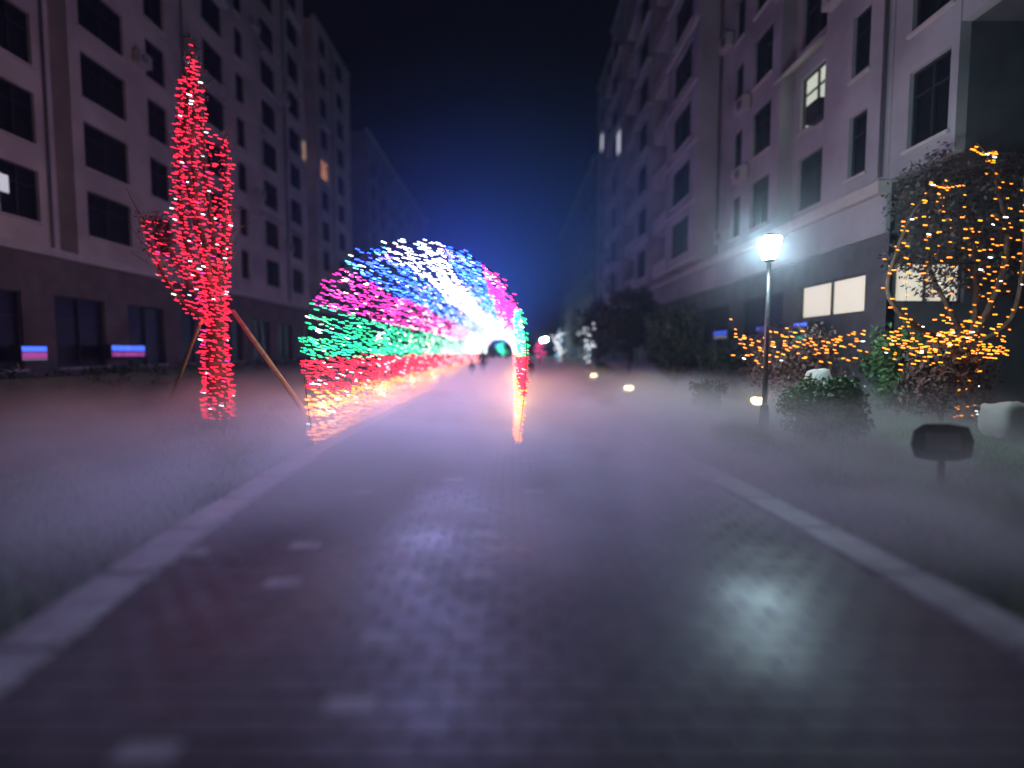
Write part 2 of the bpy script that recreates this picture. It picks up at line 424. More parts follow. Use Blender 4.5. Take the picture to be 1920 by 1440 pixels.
# section A: near, section B: farther, with a shallow shadowed recess between them
secs = [(8.0, 21.4, XL), (21.4, 22.3, XL - .8), (22.3, 47.5, XL), (47.5, 50.0, XL - 1.6), (50.0, 60.5, XL + .0)]
allcols = [(9.2, 11.6), (13.4, 15.4), (16.6, 17.7)] + cols + [(48.0, 49.4), (51.2, 53.2), (56.0, 58.2)]
for (a, b, X) in secs:
    mm = mapL(X); hs = [(c0, c1, z, z + 2.0) for (c0, c1) in allcols if a < c0 and c1 < b for z in fl]
    facade_sheet(mm, a, b, 5.75, 33.2, hs).build('wall', M['stucco'], bl)
    for h in hs:
        lit = None; k = round((h[2] - 6.7) / 3)
        if (h[0], k) == (48.0, 4): lit = LITM['peach']
        if (h[0], k) == (51.2, 4): lit = LITM['orange']
        window(bl, mm, h, lit, key='L%.1f' % X)
    body(bl, M['stucco'], X - 12, X - .262, a, b, 5.75, 33.1)
    # parapet cap
    mbox(mm, a + .003, b - .003, 33.2, 33.45, -.3, .12).build('parapet', M['trim'], bl)
# small lit pane beside the nearest window
mbox(mp, 19.08, 19.45, 7.5, 8.15, -.115, -.09).build('lit_window', LITM['cool'], bl)
mbox(mp, 46.7, 47.3, 18.9, 20.5, .004, .04).build('lit_window', LITM['peach'], bl)
mbox(mp, 8, 60.5, 5.42, 5.74, -.3, .22).build('cornice', M['trim'], bl)
hs = [(u, u + 2.6, .9, 3.9) for u in (9.5, 13.2, 17.0, 21.0, 25.0, 29.0, 33.0, 37.0, 41.0, 45.0, 51.0, 55.0)]
facade_sheet(mapL(XL - .02), 8, 60.5, 0, 5.40, hs).build('podium_wall', M['stone_dark'], bl)
for h in hs: window(bl, mapL(XL - .02), h, None, key='LP')
body(bl, M['stone_dark'], XL - 12, XL - .3, 8, 60.5, 0, 5.4, 'podium')
for u, v in ((30.2, 9.9), (37.8, 12.9), (42.6, 9.9), (30.2, 18.9), (42.6, 21.9), (37.8, 24.9), (26.0, 15.9)): ac_unit(bl, mp, u, v)
for u in (21.0, 29.9, 43.0, 54.3):
    m = MB(); m.tube([mp(u, 5.8, .09), mp(u, 33, .09)], .055, 6); m.build('drain_pipe', M['metal_grey'], bl)
for u0, u1 in ((31.8, 34.4), (39.1, 41.8), (43.8, 46.4), (51.0, 53.4)):
    for z in fl[1::2]: mbox(mp, u0, u1, z + 2.12, z + 2.2, 0.004, .5).build('window_hood', M['trim'], bl)

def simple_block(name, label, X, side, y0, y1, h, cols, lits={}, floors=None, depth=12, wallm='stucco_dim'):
    b = empty(name, (0, 0, 0), label, 'building'); mm = mapL(X) if side < 0 else mapR(X)
    fl2 = [3.7 + 3 * k for k in range(int((h - 4) / 3))]
    hs = [(c0, c1, z, z + 1.9) for (c0, c1) in cols for z in fl2]
    facade_sheet(mm, y0, y1, 0, h, hs).build('wall', M[wallm], b)
    for h_ in hs: window(b, mm, h_, None, sill=False, key=label)
    x0, x1 = (X - depth, X - .262) if side < 0 else (X + .262, X + depth)
    body(b, M[wallm], x0, x1, y0, y1, 0, h - .05)
    mbox(mm, y0, y1, h, h + .3, -.3, .12).build('parapet', M['trim'], b)
    return b
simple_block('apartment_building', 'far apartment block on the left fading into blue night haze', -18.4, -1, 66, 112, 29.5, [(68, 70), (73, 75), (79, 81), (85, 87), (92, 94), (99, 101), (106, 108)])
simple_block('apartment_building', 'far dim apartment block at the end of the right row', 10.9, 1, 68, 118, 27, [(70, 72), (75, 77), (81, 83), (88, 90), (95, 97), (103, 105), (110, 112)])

# right block
XR = 10.5
br = empty('apartment_building', (0, 0, 0), 'grey apartment block on the right with one lit window behind the street lamp', 'building')
sec = [  # u0,u1,v0,X,cols
    (3.0, 12.4, 9.3, XR + .06, [(4.2, 6.2), (8.6, 10.6)]),
    (12.4, 14.5, 6.35, XR + .03, [(12.62, 13.9)]),
    (14.5, 17.6, 6.35, XR, [(15.45, 16.25)]),
    (17.6, 20.5, 6.35, XR + .55, [(18.25, 20.05)]),
    (20.5, 26.4, 6.35, XR, [(21.2, 22.8), (23.8, 24.7)]),
    (26.4, 31.6, 6.35, XR - 1.1, [(27.5, 30.5)]),
    (31.6, 35.4, 6.35, XR, [(32.9, 34.0)]),
    (35.4, 39.6, 6.35, XR - 1.1, [(36.3, 38.7)]),
    (39.6, 44.4, 6.35, XR, [(41.0, 42.0)]),
    (44.4, 49.6, 6.35, XR - 1.1, [(45.4, 46.2), (47.0, 48.8)]),
    (49.6, 64.0, 6.35, XR, [(51.2, 52.2), (55, 57.2), (60, 61.2)])]
for (a, b, v0, X, cc) in sec:
    mm = mapR(X); top = 33.2 if a < 60 else 33.2
    if b - a > 2.5 and X < XR: top = 31.4
    hs = [(c0, c1, z, z + (2.0 if c1 - c0 > 1 else 1.9)) for (c0, c1) in cc for z in [6.9 + 3 * k for k in range(9)] if z > v0 and z + 2 < top]
    facade_sheet(mm, a, b, v0, top, hs).build('wall', M['stucco_grey'], br)
    for h in hs:
        k = round((h[2] - 6.9) / 3); lit = None
        if (h[0], k) == (18.25, 1): lit = LITM['pale']
        if (h[0], k) == (45.4, 4): lit = LITM['cool']
        if (h[0], k) == (60, 6): lit = LITM['dimcool']
        window(br, mm, h, lit, key='R%.2f' % X)
    body(br, M['stucco_grey' if a > 12.5 else 'stone_shade_grey'], X + .262, X + 12, a, b, v0, top - .04)  # near end faces darkened to hold their shade
    mbox(mm, a + .003, b - .003, top, top + .25, -.3, .12).build('parapet', M['trim'], br)
    if X < XR:
        for z in [6.9 + 3 * k for k in range(8)]:
            mbox(mm, a + .004, b - .004, z - .62, z - .48, .004, .16).build('string_course', M['trim'], br)
mmr = mapR(XR)
mbox(mapR(XR - 1.1), 45.2, 46.4, 18.9, 20.8, .004, .04).build('lit_window', LITM['cool'], br)
mbox(mmr, 60, 61.4, 24.9, 26.8, .004, .04).build('lit_window', LITM['cool'], br)
for (ua, ub) in ((31.9, 35.1), (40.0, 44.0), (49.9, 53.6)):
    for z in [6.55 + 3 * k for k in range(8)]:
        bm_ = MB(); addbox(bm_, mmr, ua, ub, z - .12, z, .004, .95)
        for q in ((ua, ub, z + .002, z + .85, .86, .948), (ua, ua + .08, z + .002, z + .85, .004, .858), (ub - .08, ub, z + .002, z + .85, .004, .858)): addbox(bm_, mmr, *q)
        bm_.build('balcony', M['trim'], br)
mbox(mmr, 14.503, 64, 6.0, 6.347, -.3, .25).build('cornice', M['trim'], br)
# podium fascia (lighter) and shop level (dark)
facade_sheet(mmr, 14.5, 64, 4.9, 6.0, []).build('fascia', M['stucco_grey'], br)
shops = [(15.4, 19.0, 2.75, 3.95), (20.0, 23.6, .8, 3.9), (25.0, 28.6, .8, 3.9), (30.0, 33.6, .8, 3.9), (36, 39.6, .8, 3.9), (42, 45.6, .8, 3.9), (50, 53.6, .8, 3.9)]
facade_sheet(mapR(XR + .12), 14.5, 64, 0, 4.88, shops).build('podium_wall', M['stone_shade_grey'], br)
for i, h in enumerate(shops): window(br, mapR(XR + .12), h, LITM['shop'] if i == 0 else None, sill=False, key='RP')
body(br, M['stone_shade_grey'], XR + .40, XR + 12, 14.76, 64, 0, 5.98, 'podium')
# return wall that faces the camera beside the yellow-lit tree
mpf = lambda u, v, d: (u, 14.5 - d, v)
facade_sheet(mpf, XR + .13, XR + 12, 0, 6.3, [(10.78, 12.80, 2.95, 4.1)], rev=.2, back=.25).build('end_wall', M['stone_shade_grey'], br)  # dark tone paints in the shade of the unlit end
window(br, lambda u, v, d: (u, 14.5 - d * .8, v), (10.78, 12.80, 2.95, 4.1), LITM['shop'], sill=False, key='RE')
# recessed dark entrance wing towards the camera
body(br, M['stone_shade_grey'], 16.2, 22, 2, 14.48, 0, 9.28, 'entrance_wall')
body(br, M['stone_shade_grey'], XR + .33, 16.18, 12.42, 14.45, 6.3, 6.5, 'soffit')
for k, (ya, yb) in enumerate(((3.4, 6.2), (7.2, 10.0), (10.9, 13.6))):
    window(br, mapR(16.15), (ya, yb, 1.0, 4.4), None, sill=False, key='RW'); window(br, mapR(16.15), (ya, yb, 5.2, 8.2), None, sill=False, key='RW2')
for u, v in ((22.9, 9.2), (22.9, 12.2), (24.85, 6.9), (34.2, 10.2), (24.85, 16), (16.4, 12.6), (34.2, 19.2), (42.3, 13), (42.3, 22), (22.9, 21.2)): ac_unit(br, mmr, u, v)
for z in (8.95 + 3, 14.95, 20.95):
    hb = MB(); P = [mapR(XR + .55)(*p) for p in ((17.7, z + .55, .01), (20.4, z + .55, .01), (20.4, z, .9), (17.7, z, .9))]
    hb.quad(*P); hb.quad(*[(p[0], p[1], p[2] - .06) for p in P][::-1])
    for i in range(4): a, b = P[i], P[(i + 1) % 4]; hb.quad(a, b, (b[0], b[1], b[2] - .06), (a[0], a[1], a[2] - .06))
    hb.build('window_hood', M['trim'], br)
m = mbox(mapR(XR + .55), 18.2, 18.95, 9.75, 10.4, .05, .4); m.build('planter_box', M['frame'], br)
for u in (14.7, 26.2, 31.8, 40.0, 54.0):
    MB().tube([mmr(u, 6.5, .09), mmr(u, 33, .09)], .055, 6).build('drain_pipe', M['metal_grey'], br)
for z in (13.2, 10.2): mbox(mmr, 33.9, 34.1, z, z + .55, .04, .15).build('wall_lantern', LITM['dimcool'], br)

# ------------------------------------------------------------------ light tunnel
TX, TY0, TY1 = -1.60, 8.35, 68.0
ZC, RXT, RZT, FOOT = 1.66, 1.84, 1.66, 1.70
def arch(s):
    """s in 0..1 from the left foot over the top to the right foot -> (x,z)"""
    Lleg, Larc = ZC, math.pi * (RXT + RZT) / 2; T = 2 * Lleg + Larc; q = s * T
    if q < Lleg: t = q / Lleg; return TX - (FOOT + (RXT - FOOT) * math.sin(t * 1.5708)), ZC * t
    if q > Lleg + Larc: t = (T - q) / Lleg; return TX + (FOOT + (RXT - FOOT) * math.sin(t * 1.5708)), ZC * t
    a = math.pi * (1 - (q - Lleg) / Larc); return TX + RXT * math.cos(a), ZC + RZT * math.sin(a)
tun = empty('light_tunnel', (TX, TY0, 0), 'long arched tunnel of rainbow string lights standing over the paved path', 'light tunnel')
off = Vector(tun.location)
hoop_me = None
for i in range(21):
    yy = TY0 + i * (TY1 - TY0) / 20
    if hoop_me is None:
        hm = MB(); hm.tube([Vector((arch(k / 40)[0], TY0, arch(k / 40)[1])) - off for k in range(41)], .008, 6); hoop_me = hm.mesh('hoop'); hoop_me.materials.append(M['metal_dark'])
    o = bpy.data.objects.new('hoop', hoop_me); COL.objects.link(o); o.parent = tun; o.location = (0, yy - TY0, 0)
def band(s, z):
    """colour by height on the arch"""
    if z < .86: return 'orange'
    if z < 1.52: return 'red'
    if z < 2.32: return 'green'
    if z < 2.98: return 'magenta'
    if z < 3.27: return 'blue'
    return 'white'
NS = 96
P, C, A, SZ = [], [], [], []
slots = [(k + .5) / NS for k in range(NS)]; slots += [q + .5 / NS for q in slots if arch(q)[1] < 1.62]
for s in slots:
    s = s + random.uniform(-.003, .003); x0, z0 = arch(s)
    bcol = band(s, z0)
    ph = random.uniform(0, 6.28); sag = random.uniform(.03, .10); pts = []
    gap = .01
    y = TY0 + random.uniform(0, .1); j = 0
    step = .19
    while y < TY1:
        u = ((y - TY0) % 2.98) / 2.98
        dz = -sag * 4 * u * (1 - u) + .03 * math.sin(y * 1.7 + ph)
        ds = .006 * math.sin(y * .8 + ph * 2)
        x, z = arch(min(.999, max(.001, s + ds)))
        sx = (x - TX) * (1 - .02 * u * (1 - u) * 4); p = (TX + sx, y, max(.05, z + dz * (.4 if z > 2.9 else 1)))
        pts.append(p)
        c = bcol
        if random.random() < .035: c = 'white'
        if random.random() < .5 * min(1, max(0, (y - 13) / 26)) * (1 if z0 > 1.55 else .3): c = 'glare' if y > 20 else 'white'
        if c == 'blue' and random.random() < .22: c = 'cyan'
        P.append((p[0] + random.gauss(0, .02), p[1] + random.gauss(0, .05), p[2] + random.gauss(0, .034))); C.append(c)
        A.append((1, .35 + random.gauss(0, .18), -.24 + random.gauss(0, .09))); SZ.append(random.uniform(.07, .105) * (1 if y < 16 else .9))
        y += step * random.uniform(.8, 1.2) * (.8 if y < 18 else 1 if y < 30 else 1.4)
    wm = MB(); wm.tube([Vector(p) - off for p in pts[::4] + [pts[-1]]], .004, 3, cap=False); wm.build('light_string', M['wire'], tun)
P = np.array(P); place_bulbs(tun, P, C, A, SZ, 300, key=P[:, 1])
# the light the strings give off, gathered at points along them
# side strings shine into the tunnel, the ridge strings shine all round
def spot(name, loc, aim, col, power, parent, ang=135, rad=.06):
    l = bpy.data.lights.new(name, 'SPOT'); l.energy = power; l.color = col; l.shadow_soft_size = rad; l.spot_size = R(ang); l.spot_blend = 1.0
    o = bpy.data.objects.new(name, l); COL.objects.link(o); o.parent = parent; o.location = loc
    o.rotation_euler = Vector(aim).to_track_quat('-Z', 'Y').to_euler(); return o
TW = 2.7
lamps = [(.07, (1, .52, .2), 7.0), (.22, (1, .10, .16), 6.0), (.34, (.15, 1, .6), 4.5), (.66, (.15, 1, .6), 4.5), (.78, (1, .10, .2), 7.0), (.93, (1, .52, .2), 6.0), (.44, (1, .16, .7), 6.0), (.56, (1, .16, .7), 6.0)]
yy = TY0 + .5; stepy = 4.0
while yy < TY1:
    near = yy < 22
    for s, c, pw in lamps:
        x, z = arch(s); p = Vector((TX + (x - TX) * .98, yy, z)) - off
        if near: point('led_light', p, c, pw * (1.25 if x > TX else 1.0) * TW * stepy, .05, tun)
        else: spot('led_light', p, Vector((TX - x, -.2, -.35 - .5 * z)), c, pw * TW * stepy, tun)
    point('led_light', Vector((TX + .1, yy, 3.42)) - off, (.012, .10, 1), 12 * TW * stepy, .05, tun)
    spot('led_light', Vector((TX + .3, yy + .4, 3.25)) - off, (0, -1.0 if yy < 10 else -.1, -1), (.40, .44, 1), (170 if yy < 10 else 34 if near else 20) * TW * stepy, tun, 108 if yy < 10 else 110)  # extra lavender fill aimed down; the first lights fog before the mouth
    yy += stepy

# ------------------------------------------------------------------ trees & foliage
def polyline(pix):
    return [at(px, py, Y) for (px, py, Y) in pix]
def smooth(pts, n=6):
    out = []
    for i in range(len(pts) - 1):
        p0, p1, p2, p3 = pts[max(i - 1, 0)], pts[i], pts[i + 1], pts[min(i + 2, len(pts) - 1)]
        for k in range(n):
            t = k / n; out.append(.5 * ((2 * p1) + (p2 - p0) * t + (2 * p0 - 5 * p1 + 4 * p2 - p3) * t * t + (3 * p1 - p0 - 3 * p2 + p3) * t ** 3))
    out.append(pts[-1]); return out
def leaf_mesh(name, centres, spread, n_each, size, flat=.7):
    """many small leaf quads in clumps around the centres"""
    P = []
    for c, sp in zip(centres, spread):
        q = rng.normal(0, 1, (n_each, 3)); q /= np.linalg.norm(q, axis=1, keepdims=True); q *= (rng.random((n_each, 1)) ** .45) * np.array(sp)
        P.append(np.array(c) + q)
    P = np.concatenate(P); n = len(P)
    a = rng.normal(0, 1, (n, 3)); a /= np.linalg.norm(a, axis=1, keepdims=True); b = np.cross(a, rng.normal(0, 1, (n, 3))); b /= np.linalg.norm(b, axis=1, keepdims=True)
    s = size * rng.uniform(.6, 1.4, (n, 1)); a *= s; b *= s * .45
    V = np.stack([P - a, P + b, P + a, P - b], 1).reshape(-1, 3)
    return npmesh(name, V, np.arange(n * 4).reshape(-1, 4))
def shrub(name, label, cat, c, r, n, size, m, clumps=26, group=None, stem=True):
    o = empty(name, c, label, cat, group); cs, sp = [], []
    for i in range(clumps):
        q = rng.normal(0, 1, 3); q /= np.linalg.norm(q); q *= rng.random() ** .4 * .78
        cs.append((q[0] * r[0], q[1] * r[1], r[2] + q[2] * r[2])); sp.append([x * rng.uniform(.26, .42) for x in r])
    link('foliage', leaf_mesh('foliage', cs, sp, n // clumps, size), m, o)
    if stem:
        for i in range(4):
            a = rng.uniform(0, 6.28); e = Vector((math.cos(a) * r[0] * .5, math.sin(a) * r[1] * .5, r[2] * 1.2))
            MB().tube([(0, 0, -.04), e * .5 + Vector((0, 0, r[2] * .2)), e], [.03, .02, .008], 5).build('stem', M['bark'], o)
    return o
def tree(name, label, base, limbs, leaves=None, m='leaf_dark', cat='tree', group=None):
    """limbs: list of (points, r0, r1)"""
    o = empty(name, base, label, cat, group); b = Vector(base)
    for i, (pts, r0, r1) in enumerate(limbs):
        pts = smooth(pts, 5); n = len(pts)
        MB().tube([p - b for p in pts], [r0 + (r1 - r0) * k / (n - 1) for k in range(n)], 8 if i == 0 else 6).build('trunk' if i == 0 else 'limb', M['bark'], o, True)
    if leaves:
        cs, sp, n, size = leaves
        link('crown', leaf_mesh('crown', [tuple(Vector(c) - b) for c in cs], sp, n, size), M[m], o)
    return o
def wrap(pts, rad, pitch, step, jitter=.015):
    """helix of points round a limb"""
    pts = smooth([Vector(p) for p in pts], 8); out = []; ang = random.uniform(0, 6.28); L = 0; acc = 0
    total = sum((b - a).length for a, b in zip(pts, pts[1:])); rr = rad if isinstance(rad, tuple) else (rad, rad)
    for a, b in zip(pts, pts[1:]):
        d = b - a; l = d.length
        if l < 1e-6: continue
        t = d / l; e = t.cross(Vector((0, 1, .01))).normalized(); f = t.cross(e)
        r = rr[0] + (rr[1] - rr[0]) * L / total
        dl = step / math.sqrt(1 + (2 * math.pi * r / pitch) ** 2); q = acc
        while q < l:
            r = rr[0] + (rr[1] - rr[0]) * (L + q) / total; an = ang + 2 * math.pi * (L + q) / pitch
            out.append(a + t * q + (e * math.cos(an) + f * math.sin(an)) * r + Vector([random.gauss(0, jitter) for _ in range(3)])); q += dl
        acc = q - l; L += l
    return out
def string_lights(label, base, runs, colours, size, axis, nparts=300, group=None):
    """runs: list of point lists"""
    o = empty('string_lights', base, label, 'string lights', group); b = Vector(base)
    P, C, A, SZ = [], [], [], []; names = list(colours); wts = list(colours.values())
    for r in runs:
        MB().tube([p - b for p in r], .005, 3, cap=False).build('wire', M['wire'], o)
        for p in r:
            P.append(tuple(p)); C.append(random.choices(names, wts)[0]); A.append((axis[0], axis[1] + random.gauss(0, .15), axis[2] + random.gauss(0, .08))); SZ.append(size * random.uniform(.75, 1.2))
    key = [rng.random() for _ in P]; place_bulbs(o, P, C, A, SZ, nparts, key)
    return o

# --- red-lit tree
YT = 11.8
rb = at(410, 787, YT); rb.z = 0
def pl(l, Y=YT): return [at(x, y_, Y + (q[0] if q else 0)) for (x, y_, *q) in l]
tr = [rb, at(408, 720, YT), at(403, 650, YT), at(406, 590, YT), at(402, 545, YT)]
limbsR = [(tr, .24, .15),
    (pl([(400, 570), (376, 450), (352, 330), (348, 220), (356, 150), (360, 84)]), .11, .015),
    (pl([(403, 560), (398, 430, .2), (384, 320, .25), (376, 220, .15), (366, 135)]), .09, .015),
    (pl([(408, 570), (418, 480, -.1), (420, 380, -.2), (424, 300, -.2), (418, 262, -.1)]), .08, .02),
    (pl([(396, 580), (362, 500, .3), (342, 420, .35), (336, 320, .3), (342, 230, .2), (350, 165, .1)]), .08, .02),
    (pl([(398, 600), (352, 575, -.3), (312, 525, -.45), (282, 455, -.5), (268, 408, -.5)]), .07, .015),
    (pl([(396, 590), (362, 545, .1), (325, 480), (300, 440), (292, 415)]), .06, .012),
    (pl([(410, 560), (426, 500, .2), (427, 440, .3), (430, 395, .3)]), .06, .015),
    (pl([(402, 570), (388, 480, -.3), (372, 400, -.35), (362, 300, -.3), (362, 220, -.2), (364, 160, 0)]), .08, .015)]
for l in list(limbsR[1:]):
    for p in smooth(l[0], 3)[6::2]:
        d = Vector((random.gauss(0, .3), random.gauss(0, .3), random.uniform(.25, .6)))
        limbsR.append(([p, p + d * .5 + Vector((random.gauss(0, .04), 0, 0)), p + d], .012, .004))
lc = [p for l in limbsR[1:9] for p in smooth(l[0], 3)[4:]]
lc = [p for p in lc if p.z > 3.3]
tree('red_lit_tree', 'tall upright tree on the left wrapped in red lights, propped by wooden poles', rb, limbsR, ([tuple(p) for p in lc] + [tuple(at(285 + 20 * i, 420 + 12 * i, YT)) for i in range(3)], [(.2, .2, .28)] * (len(lc) + 3), 26, .045), 'leaf_brown')
runs = [wrap(tr, (.31, .22), .12, .145, .025), wrap(tr, (.32, .24), .22, .18, .03)]
for (pts, r0, r1), rr in zip(limbsR[1:], (.12, .12, .10, .12, .10, .07, .07, .12)):
    runs.append(wrap(pts, (rr, rr * .45), .17, .17, .025))
for q in ([(396, 602), (352, 560, -.5), (312, 490, -.6), (282, 430, -.6)], [(396, 600), (366, 540, -.5), (330, 470, -.55), (303, 392, -.5)], [(398, 596), (372, 530, -.45), (345, 470, -.5), (322, 430, -.5)], [(394, 606), (345, 580, -.2), (305, 525, -.1), (275, 450, 0), (266, 412, 0)], [(396, 598), (360, 560, .3), (322, 500, .4), (292, 446, .4)]):
    sm = smooth(pl(q), 10); out = [sm[0]]
    for p in sm:
        if (p - out[-1]).length > random.uniform(.12, .19): out.append(p + Vector([random.gauss(0, .04) for _ in range(3)]))
    runs.append(out)
env = [(84, 359, 362), (120, 350, 369), (150, 338, 378), (200, 333, 386), (250, 329, 402), (268, 328, 427), (300, 326, 431), (350, 323, 431), (400, 325, 431), (430, 330, 431), (480, 345, 430), (520, 358, 430), (560, 374, 426), (600, 386, 425)]
for k in range(13):
    an = 2 * math.pi * k / 13 + .2; top = random.choice((90, 110, 140)) if abs(math.cos(an)) < .75 else (150 if math.cos(an) < 0 else 268); pts = []
    for (yy_, l_, r_) in env:
        if yy_ < top: continue
        cx_ = (l_ + r_) / 2; hw = (r_ - l_) / 2
        pts.append(at(cx_ + hw * math.cos(an + random.gauss(0, .12)), yy_ + random.uniform(-6, 6), YT + .42 * min(1, hw / 40) * math.sin(an)))
    sm = smooth(pts, 10); out = [sm[0]]
    for p in sm:
        if (p - out[-1]).length > random.uniform(.11, .17): out.append(p + Vector([random.gauss(0, .035) for _ in range(3)]))
    runs.append(out)
string_lights('dense red string lights wound round the tall tree on the left', rb, runs, {'red': .955, 'white': .03, 'magenta': .015}, .10, (1, .1, -.2), 300)
for px, py, pw in ((405, 700, 16), (385, 520, 16), (370, 380, 14), (365, 250, 10), (300, 480, 5)):
    p = at(px, py, YT - .55); point('led_light', p, (1, .07, .14), pw, .12)
# wooden props
def prop(a, b, label):
    d = b - a; m = MB(); L = d.length; t = [0, .33, .66, 1]
    m.tube([Vector((0, 0, 0)) + d * q + Vector((random.uniform(-.012, .012), 0, random.uniform(-.012, .012))) for q in t], [.045, .05, .052, .055], 8)
    o = m.build('support_pole', M['pole_wood'], None, True); o.location = a; tag(o, label, 'support pole', 'wooden poles propping the red tree')
q0 = at(436, 583, YT - .15); q1 = gnd(596, 806, 0); q1 = Vector((-3.75, 10.2, -.02))
q1 = gnd(592, 800, -.02); prop(q0, q1, 'long wooden pole slanting from the red tree down to the tunnel foot')
q0 = at(388, 572, YT + .2); q1 = gnd(318, 752, -.02); prop(q0, q1, 'shorter wooden pole leaning on the left side of the red tree')
# bark-like wrap tape on the trunk of photo's right side is bare bark: left as is

# --- yellow-lit tree on the right
YY = 11.8
yb = at(1812, 788, YY); yb.z = 0
tr = [yb, at(1816, 720, YY), at(1820, 650, YY)]
limbsY = [(tr, .14, .10),
    (pl([(1818, 690), (1765, 640, -.2), (1700, 600, -.5), (1664, 545, -.6), (1682, 470, -.5), (1712, 400, -.4), (1758, 348, -.3), (1795, 352, -.2)], YY), .07, .015),
    (pl([(1820, 650), (1830, 560, .3), (1828, 470, .4), (1824, 385, .4)], YY), .08, .02),
    (pl([(1822, 640), (1862, 560), (1888, 470, -.2), (1878, 380, -.2), (1852, 295), (1832, 268)], YY), .08, .015),
    (pl([(1822, 650), (1895, 600, -.3), (1918, 500, -.4), (1922, 420, -.4), (1920, 320, -.4)], YY), .07, .02),
    (pl([(1820, 660), (1780, 580, .4), (1742, 500, .5), (1748, 420, .5), (1772, 360, .4)], YY), .07, .015)]
cs = [tuple(at(random.uniform(1690, 1930), random.uniform(300, 560), YY + random.uniform(-.6, 1.2))) for _ in range(60)]
tree('yellow_lit_tree', 'broad dark tree at the right edge strung with yellow lights', yb, limbsY, (cs, [(.5, .5, .45)] * 60, 64, .06), 'leaf_dusk')
runs = [wrap(tr, (.2, .16), .2, .17)]
for (pts, r0, r1) in limbsY[1:]:
    runs.append(wrap(pts, (.10, .09), .6, .22, .05))
for k in range(9):
    x0_, y0_ = 1705 + 26 * k + random.uniform(-10, 10), random.uniform(330, 430); L_ = random.uniform(110, 230)
    sm = smooth([at(x0_ + random.uniform(-6, 6), y0_ + L_ * q / 4, YY - .6 + random.uniform(-.2, .3)) for q in range(5)], 8); out = [sm[0]]
    for p in sm:
        if (p - out[-1]).length > random.uniform(.17, .34): out.append(p + Vector([random.gauss(0, .03) for _ in range(3)]))
    runs.append(out)
hp = lambda l: smooth(pl(l, YY), 4)
string_lights('sparse yellow string lights hanging in the broad tree at the right edge', yb, runs + [hp([(1745, 345, -.5), (1770, 352, -.5), (1800, 348, -.5)]), hp([(1824, 280, -.4), (1845, 290, -.4), (1866, 285, -.4), (1862, 305, -.4)])], {'yellow': .86, 'white': .09, 'orange': .05}, .10, (1, .1, -.07), 300)
# shrubs below carrying yellow lights
def lit_shrub(label, llabel, px0, px1, py0, py1, Y, m, nb, lm='leaf_brown', n=2600, seedaxis=-.15):
    c = at((px0 + px1) / 2, (py0 + py1) / 2, Y); wd = (px1 - px0) / FPX * Y / 2; ht = (py1 - py0) / FPX * Y / 2
    base = (c.x, c.y, max(0, c.z - ht)); z0 = c.z - ht
    o = shrub('lit_shrub', label, 'shrub', (c.x, c.y, 0), (wd, .8, (c.z + ht) / 2), n, .06, M[m], 34)
    runs = []
    for i in range(6):
        pts = [at(px0 + (px1 - px0) * (k / 7 + random.uniform(-.05, .05)), random.uniform(py0, py1) * .75 + .25 * (py0 + (py1 - py0) * (i + .5) / 6) + random.gauss(0, 8), Y - .75 + random.uniform(-.15, .3)) for k in range(8)]
        r = smooth(pts, 8); r = r[::max(1, int(len(r) * 6 / nb))]; runs.append([p + Vector([random.gauss(0, .05) for _ in range(3)]) for p in r])
    string_lights(llabel, (c.x, c.y - .6, 0), runs, {'yellow': .86, 'white': .07, 'orange': .07}, .10, (1, .1, seedaxis), 300)
lit_shrub('brownish shrub behind the street lamp draped with orange lights', 'orange string lights over the shrub behind the street lamp', 1385, 1620, 600, 690, 12.5, 'leaf_brown', 90)
lit_shrub('dense dark shrub under the yellow-lit tree draped with lights', 'thick yellow string lights over the shrub under the right tree', 1668, 1880, 600, 690, 10.9, 'leaf_brown', 150, seedaxis=-.1)
for px, py, Y, pw in ((1500, 640, 11.4, 5), (1770, 640, 9.9, 7), (1830, 500, 10.9, 4), (1740, 420, 10.9, 3), (1815, 760, 11.2, 2)):
    point('led_light', at(px, py, Y), (1, .5, .1), pw, .12)
# green shrub near the lit end wall
g0 = at(1690, 625, 11.9); shrub('green_shrub', 'bright green leafy shrub in front of the lit shop window', 'shrub', (g0.x, 11.9, 0), (.95, .7, 1.22), 5200, .06, M['leaf_green'], 40)
# round bush, small shrub, mound
c = gnd(1545, 832); shrub('round_bush', 'round clipped dark bush on the lawn right of the street lamp', 'bush', (c.x, c.y, 0), (.78, .75, .60), 11000, .04, M['leaf_green'], 60)
c = gnd(1322, 770); shrub('small_shrub', 'small grey sparse shrub standing in the fog left of the street lamp', 'shrub', (c.x, c.y, 0), (.62, .5, .46), 1500, .05, M['leaf_grey'], 16)
shrub('low_shrub', 'low dark shrub beside the brightest lawn light', 'shrub', (4.75, 27.6, 0), (.9, .7, .55), 1400, .07, M['leaf_dark'], 16)
